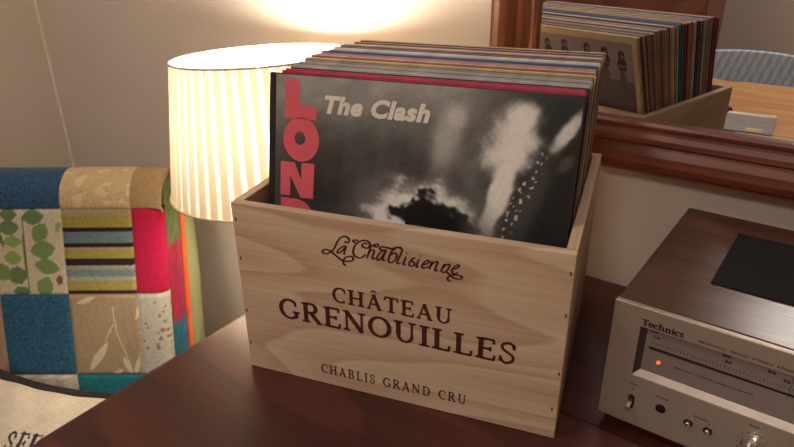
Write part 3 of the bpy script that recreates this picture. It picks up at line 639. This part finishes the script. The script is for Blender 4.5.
# local x across (U + .584), y backwards, z up. front plane y = .25*(z-ZT)
XA, XB = -.301, .301
HT = .070         # thickness
def front_y(z): return .25 * (z - ZT)
zrow = ZT - .041
prof = []          # (y, z, v) v = patch row coordinate: 0..1 roll, 1..2 first row under it ...
zz = np.linspace(ZT - .54, zrow, 190)
for z in zz: prof.append((front_y(z) - .006 * math.sin(min(1, (z - zz[0]) / .50) * PI), z, 1 + (zrow - z) / .161))
R_ = .060; cy_, cz_ = front_y(zrow) + R_, zrow
for a in np.linspace(0, PI, 60)[1:]:
    prof.append((cy_ - R_ * math.cos(a), cz_ + R_ * math.sin(a) * 1.0, 1 - a / (PI * .62)))
prof = np.array(prof)
NXc = 240
xs = np.linspace(XA, XB, NXc)
Xc = np.repeat(xs[:, None], len(prof), 1); V = np.repeat(prof[None, :, 2], NXc, 0)
edge = np.clip(np.minimum(xs - XA, XB - xs) / .03, 0, 1); puff = (np.sqrt(1 - (1 - edge) ** 2))[:, None]
Yc = prof[None, :, 0] + (1 - puff) * .018 * np.where(np.arange(len(prof)) < 190, 1, 0)[None, :] + 0 * Xc
Zc_ = prof[None, :, 1] - (1 - puff) * .012 * (V < 1)
colx = (Xc - (.584 - .6100)) / .134 + 1           # patch column: boundaries at U=-.610 (1), -.476 (2), -.342 (3)
seam = np.minimum(np.abs(colx - np.round(colx)) * .134, np.abs(V - np.round(V)) * .161)
Yc = Yc + .0025 * np.exp(-(seam / .003) ** 2)
ci = np.floor(colx).astype(int); ri = np.floor(V).astype(int); a_ = colx - ci; b_ = V - ri
col = np.ones(Xc.shape + (3,)) * np.array([176., 156., 128.])
nf = fbm(Xc, Zc_, 60, 5)[..., None]; thr = rng.normal(0, 1, Xc.shape)[..., None]
def patch(c, r, rgb, tex=0.03):
    m = (ci == c) & (ri == r); col[m] = (np.array(rgb, float) * (1 + tex * thr + .03 * nf))[m]; return m
def ell(m, cx, cz, rx, rz, ang, rgb, alpha=1.0):
    c, s = math.cos(ang), math.sin(ang); dx = (a_ - cx) * .134; dz = -(b_ - cz) * .161
    d = ((dx * c + dz * s) / rx) ** 2 + ((-dx * s + dz * c) / rz) ** 2
    k = m & (d < 1); col[k] = col[k] * (1 - alpha) + np.array(rgb, float) * alpha
def leafshape(m, cx, cz, l, w, ang, rgb):
    c, s = math.cos(ang), math.sin(ang); dx = (a_ - cx) * .134; dz = -(b_ - cz) * .161
    p = (dx * c + dz * s) / l; q = (-dx * s + dz * c) / w; k = m & (np.abs(p) < 1) & (np.abs(q) < (1 - p * p)); col[k] = rgb
others = {(-3, 1): (60, 96, 120), (-2, 0): (170, 150, 120), (-2, 1): (150, 60, 70), (-1, 0): (126, 70, 66), (-1, 1): (190, 176, 148), (-1, 2): (150, 128, 108), (0, 0): (120, 58, 50), (0, 1): (150, 128, 104), (0, 2): (170, 140, 116), (0, 3): (104, 116, 84),
          (4, 0): (176, 152, 112), (4, 1): (196, 30, 74), (-1, 3): (60, 90, 110), (-2, 2): (90, 110, 70), (-2, 3): (180, 160, 130)}
for (c, r), k in others.items(): patch(c, r, k)
patch(1, 0, (48, 84, 114), .12); patch(1, 2, (42, 92, 122), .13); patch(2, 0, (208, 184, 140)); patch(3, 0, (172, 146, 106))
m = patch(2, 0, (206, 182, 138)); dam = (fbm(Xc, Zc_ + Yc, 22, 41, 2) > .35) & m; col[dam] = (222, 204, 166)
m = patch(1, 1, (206, 196, 170))
for k in range(2):
    pass
ell(m, .44, .5, .0016, .09, 0, (110, 128, 60))
ell(m, .10, .30, .004, .02, .3, (96, 120, 60))
G1, G2, G3 = (122, 150, 88), (106, 132, 84), (142, 172, 92)
for (cx, cz, l, w, an, g) in ((.60, .08, .022, .014, .1, G2), (.25, .05, .018, .012, 0, G2), (.68, .26, .021, .015, 1.0, G1), (.24, .20, .021, .014, .1, G2), (.28, .36, .018, .011, .0, G3),
                              (.70, .46, .025, .017, .15, G1), (.26, .55, .018, .013, 0, G3), (.74, .66, .025, .015, -.2, G1), (.30, .76, .022, .017, 0, G2), (.08, .72, .018, .020, 1, G1), (.68, .90, .022, .016, 1.2, G1), (.34, .95, .018, .010, 0, G2), (.90, .82, .010, .007, 1.5, (128, 92, 72)), (.94, .2, .010, .005, 1.2, G3), (-.02, .5, .012, .012, .6, (50, 74, 44)), (-.02, .2, .012, .012, .6, (50, 74, 44))):
    leafshape(m, cx, cz, l, w, an, g)
m = patch(2, 1, (160, 142, 108))
for (b0, b1, c) in ((0, .08, (166, 148, 112)), (.08, .20, (156, 148, 70)), (.20, .255, (44, 26, 28)), (.255, .38, (104, 128, 132)), (.38, .43, (40, 26, 30)), (.43, .46, (170, 150, 120)), (.46, .57, (164, 154, 72)), (.57, .64, (44, 28, 30)), (.64, .70, (160, 158, 146)),
                    (.70, .78, (116, 140, 140)), (.78, .82, (170, 168, 152)), (.82, .94, (166, 156, 84)), (.94, 1.0, (66, 36, 32))):
    k = m & (b_ >= b0) & (b_ < b1); col[k] = (np.array(c, float) * (1 + .05 * thr))[k]
patch(3, 1, (176, 18, 66), .04)
m = patch(2, 2, (168, 148, 116)); LG = (216, 204, 174)
leafshape(m, .24, .07, .020, .005, .35, LG); ell(m, .64, .30, .0012, .026, .05, LG); ell(m, .72, .62, .0013, .036, .32, LG); ell(m, .56, .44, .0012, .022, -.5, LG)
leafshape(m, .36, .76, .036, .008, .95, LG); leafshape(m, .78, .88, .020, .006, -1.2, LG); leafshape(m, .92, .88, .020, .005, 1.3, LG); leafshape(m, .62, .97, .012, .005, .6, LG); leafshape(m, 1.0, .2, .018, .004, 1.2, LG)
m = patch(3, 2, (186, 186, 172))
for _ in range(26):
    ell(m, random.uniform(.05, .5), random.uniform(.05, .7), random.uniform(.002, .005), random.uniform(.002, .004), random.uniform(0, 3), random.choice([(170, 84, 84), (150, 96, 76), (120, 126, 84), (186, 120, 112)]), .8)
m = patch(1, 3, (206, 198, 178)); q_ = np.sin(Xc * 160 + 3 * np.sin(Zc_ * 90)) * np.sin(Zc_ * 150); col[m] = (col * (1 + .06 * np.sign(q_)[..., None]))[m]
patch(2, 3, (24, 118, 128), .06); patch(3, 3, (24, 118, 128), .06)
bk = grid_mesh('backrest', np.stack([Xc, Yc + 0 * Xc, Zc_ + 0 * Xc], -1), col, M_leaf, ch)
# side band of narrow patches, orange piping, green outer shell: loops built from the back's side outline
def outline(inset=0.0):
    pts = [(front_y(z) + .018, z) for z in np.linspace(ZT - .54, zrow, 30)]
    pts += [(cy_ - (R_ - .012) * math.cos(a), cz_ + (R_ - .012) * math.sin(a)) for a in np.linspace(0, PI / 2, 16)[1:]]
    return pts
for sx in (1, -1):
    O = outline(); n = len(O); nb = 14; Pb = np.zeros((n, nb, 3)); cb = np.zeros((n, nb, 3))
    for i, (y, z) in enumerate(O):
        ln = .046 * (1 if z < zrow else max(.15, math.cos(min(1, (z - zrow) / (R_)) * PI / 2 * .95)))
        for k in range(nb):
            t = k / (nb - 1); Pb[i, k] = (sx * (XB - .001 + .014 * math.sin(t * PI * .62)), y + t * ln, z)
            c = (96, 110, 66) if z > ZT - .122 else (160, 38, 68) if z > ZT - .275 else (22, 108, 134)
            cb[i, k] = np.array(c) * (1 + random.uniform(-.12, .12))
    grid_mesh('side_band', Pb, cb, M_leaf, ch)
    pp = [(Pb[i, -1, 0] + sx * .003, Pb[i, -1, 1] + .002, Pb[i, -1, 2]) for i in range(n)]
    MB().tube(pp, [.0052] * len(pp), 8).build('piping', plain('orange_piping', (232, 96, 36), .7), ch, True)['label'] = 'orange piping down the side seam'
mgreen = plain('sage_green_fabric', (146, 148, 104), .9, var=.05, scale=500)
n = 40; prof2 = []
bz0 = ZT - .54
xo = XB + .008; 
mb = MB(); rows = []
for z in np.linspace(bz0, zrow + .030, 40):
    f = front_y(min(z, zrow)) + .066; b2 = front_y(min(z, zrow)) + .150
    e = 0.022 * math.sin(min(1, max(0, (zrow + .052 - z) / .30)) * PI / 2) + .004
    if z > zrow: d = (z - zrow) / R_; b2 -= .03 * d * d
    xo = XB + .006
    pr_ = [(-xo, f), (-xo - e * .7, f + .015), (-xo - e, f + .035), (-xo - e * .8, b2 - .025), (-xo + .02, b2), (xo - .02, b2), (xo + e * .8, b2 - .025), (xo + e, f + .035), (xo + e * .7, f + .015), (xo, f)]
    rows.append([(a, b, z) for a, b in pr_])
vs = [v for r_ in rows for v in r_]; fs = []
for i in range(len(rows) - 1):
    for k in range(10): l = (k + 1) % 10; fs.append((i * 10 + k, i * 10 + l, (i + 1) * 10 + l, (i + 1) * 10 + k))
fs += [tuple(range(10)), tuple(len(vs) - 10 + k for k in range(10))]
mb.add(vs, fs).build('outer_back', mgreen, ch, 'auto')['label'] = 'plain sage green outer back'
st = MB().box(XA - .01, XB + .01, -.60, -.04, .15, .215, .03).build('seat', plain('seat_fabric', (150, 132, 108), .9), ch, 'auto')
MB().box(XA, XB, -.58, .05, .10, .16, .008).build('seat_frame', mgreen, ch)
for x in (XA + .03, XB - .03):
    for y in (-.55, -.0): MB().tube([(x, y, .11), (x, y, 0)], [.020, .013], 12).build('leg', M_table, ch)

# ---------------------------------------------------------------- linen cushion with black piping
n_ = Vector((.331, -.478, .814)).normalized()
y0_ = n_.cross(UX).normalized(); a_c = math.radians(-8)
xl = (UX * math.cos(a_c) + y0_ * math.sin(a_c)).normalized(); yl = n_.cross(xl).normalized()
cu_c = Vector((-.5238, .0307, ZT - .3146)) - yl * .1215
cush = thing('linen_cushion', 'off-white linen cushion with black piping and printed letters leaning on the patchwork chair', 'cushion', cu_c)
cush.rotation_euler = Matrix((( xl.x, yl.x, n_.x), (xl.y, yl.y, n_.y), (xl.z, yl.z, n_.z))).to_euler()
HWc = .20; N = 220; HH = .15
S, Tt = np.meshgrid(np.linspace(-1, 1, N), np.linspace(-1, 1, N), indexing='ij')
def cpos(S, Tt, side):
    X = HWc * S * (1 - .07 * (1 - Tt ** 2)); Y = HH * Tt * (1 - .19 * (1 - S ** 2))
    h = .055 * (np.clip(1 - S ** 2, 0, 1) ** .5) * (np.clip(1 - Tt ** 2, 0, 1) ** .5)
    h = h + .004 * np.sin(S * 17 + Tt * 4) * np.exp(-((1 - np.abs(Tt)) / .35) ** 2) * np.clip(1 - Tt ** 2, 0, 1) ** .3
    return np.stack([X, Y, side * h + 0 * X], -1)
P = cpos(S, Tt, 1); Xl, Yl = P[..., 0], P[..., 1]
col = np.ones(P.shape) * np.array([206., 196., 176.]); col *= (1 + .03 * rng.normal(0, 1, Xl.shape) + .04 * fbm(Xl, Yl, 20, 77))[..., None]
def pstroke(pts, w):
    pts = np.array(pts)
    for p, q in zip(pts[:-1], pts[1:]):
        d = q - p; t = np.clip(((Xl - p[0]) * d[0] + (Yl - p[1]) * d[1]) / (d @ d), 0, 1)
        k = np.hypot(Xl - p[0] - t * d[0], Yl - p[1] - t * d[1]) < w / 2; col[k] = (58, 50, 58)
def cushion_text(text, x0, z0, h, sx):
    cx = x0
    for chh in text:
        w, st = GL[chh]
        for s in st:
            f = lambda p: (cx + p[0] * sx, z0 + p[1] * h)
            if s[0] == 'l': pstroke([f(p) for p in s[1]], max(s[2] * h * .8, .0028))
            elif s[0] == 's': pstroke([f(p) for p in spline(s[1], 3)], .0042)
            else: pstroke([f((s[1] + s[3] * math.cos(math.radians(s[5] + (s[6] - s[5]) * i / 14)), s[2] + s[4] * math.sin(math.radians(s[5] + (s[6] - s[5]) * i / 14)))) for i in range(15)], .0038)
        cx += (w + .18) * sx
GL['F'] = (0.74, stem(0.2, o=.09) + [('l', [(0.2, 0.97), (0.68, 0.97)], TN), ('l', [(0.67, 1), (0.69, 0.76)], TN), ('l', [(0.2, 0.52), (0.54, 0.52)], TN), ('l', [(0.54, 0.62), (0.54, 0.42)], TN)])
cushion_text('SEF', -.060, .008, .034, .023)
M_linen = attr_mat('printed_linen', .9, .4, .2)
grid_mesh('cover_front', P, col, M_linen, cush)
P2 = cpos(S[::4, ::4], Tt[::4, ::4], -1); grid_mesh('cover_back', P2[::-1], np.ones(P2.shape) * np.array([200., 190., 170.]), M_linen, cush)
loop = []
for k in range(50): loop.append(cpos(np.array(-1 + k / 25), np.array(-1.), 1)); 
for k in range(50): loop.append(cpos(np.array(1.), np.array(-1 + k / 25), 1))
for k in range(50): loop.append(cpos(np.array(1 - k / 25), np.array(1.), 1))
for k in range(50): loop.append(cpos(np.array(-1.), np.array(1 - k / 25), 1))
MB().tube([tuple(p) for p in loop], [.0110] * len(loop), 8, True).build('piping', plain('black_piping', (26, 18, 22), .8), cush, True)['label'] = 'black piping round the edge'

# ---------------------------------------------------------------- what the mirror shows: pine table, blue chair, cupboard, notebook
PT = ZT - .06
pt = thing('pine_table', 'honey pine dining table reflected in the mirror, in front of the blue striped chair', 'table', (.4, -.88, 0))
MB().box(-1.0, 1.1, -.352, .300, PT - .03, PT, .004).build('tabletop', M_pine, pt)
for x in (-.92, 1.0):
    for y in (-.28, .22): MB().tube([(x, y, PT - .03), (x, y, .4), (x, y, 0)], [.035, .03, .022], 16).build('leg', M_pine, pt, 'auto')
MB().box(-.92, 1.0, -.29, -.27, PT - .12, PT - .03).build('apron', M_pine, pt); MB().box(-.92, 1.0, .21, .23, PT - .12, PT - .03).build('apron', M_pine, pt)
nb = thing('notebook', 'closed grey notebook with a white border lying on the pine table, seen in the mirror', 'notebook', (.232, -.575, PT), (0, 0, -.06))
MB().box(0, .118, -.205, 0, 0, .006, .001).build('page_block', plain('paper', (232, 226, 214), .7), nb)
MB().box(-.002, .122, -.172, .003, .0062, .0078, .0006).build('cover', plain('grey_card', (146, 140, 140), .6), nb)
MB().box(.098, .122, -.207, -.173, .0062, .0078, .0006).build('corner_label', plain('cream_card', (226, 208, 150), .6), nb)
MB().box(.060, .100, -.040, -.010, .0079, .0083).build('sticker', plain('buff_card', (206, 176, 124), .6), nb)
tr_ = MB().lathe([(.008, 0), (.010, .004), (.009, .011), (.004, .015), (.001, .016)], 24, (0, 0, 0)).build('candle_stub', plain('dark_red_wax', (92, 24, 26), .5), None, True, (.218, -.79, PT))
tag(tr_, 'small dark red candle stub beside the notebook, glimpsed past the crate corner in the mirror', 'candle')
# blue striped chair
bc = thing('striped_chair', 'rounded blue and white striped chair behind the pine table, seen in the mirror', 'chair', (.195, -1.33, 0))
N1, N2 = 160, 60
S, Tt = np.meshgrid(np.linspace(-1, 1, N1), np.linspace(0, 1, N2), indexing='ij')
topz = ZT + .010 - .030 * np.abs(S) ** 2.2 - .05 * np.clip((np.abs(S) - .8) / .2, 0, 1) ** 2
Zb = .44 + (topz - .44) * Tt
Xb = .27 * S; Yb = -.10 - .02 * Tt + .05 * S ** 2 + .014 * (Tt - .5) ** 2
strp = (np.sin((Xb * 1.0 + (Zb - .7) * -.28) * 2 * PI / .026) > .1)
col = np.where(strp[..., None], np.array([186., 212., 240.]), np.array([226., 236., 250.])); col = col * (1 + .05 * fbm(Xb, Zb, 30, 5))[..., None]
th_ = .030
Pf = np.stack([Xb, Yb + th_ / 2, Zb], -1); Pk = np.stack([Xb, Yb - th_ / 2, Zb], -1)
edgeP = []
full = np.concatenate([Pf, Pk[:, ::-1]], axis=1); fc = np.concatenate([col, col[:, ::-1]], axis=1)
grid_mesh('backrest', full, fc, M_leaf, bc)
MB().box(-.24, .24, -.10, .30, .40, .46, .02).build('seat', plain('blue_fabric', (130, 156, 180), .9), bc, 'auto')
for x in (-.2, .2):
    for y in (-.08, .27): MB().tube([(x, y, .40), (x, y, 0)], [.018, .014], 12).build('leg', M_pine, bc)
# cupboard
cp = thing('wooden_cupboard', 'tall reddish wooden cupboard behind the records, seen in the mirror', 'cupboard', (-.475, -1.78, 0))
MB().box(-.44, .445, -.20, .205, .06, 1.9, .003).build('carcass', M_cupboard, cp)
MB().box(-.43, .43, -.18, .18, 0, .06).build('plinth', M_cupboard, cp)
for x0, x1 in ((-.435, -.003), (.003, .440)):
    d = MB().box(x0, x1, .206, .226, .07, 1.89, .003).build('door', M_cupboard, cp)
    xk = x1 - .04 if x0 < -.1 else x0 + .04
    MB().lathe([(.006, 0), (.006, .012), (.014, .018), (.012, .026), (.003, .029)], 20).xf(Matrix.Translation((xk, .226, 1.0)) @ Matrix.Rotation(-PI / 2, 4, 'X')).build('knob', M_brass, d, True)
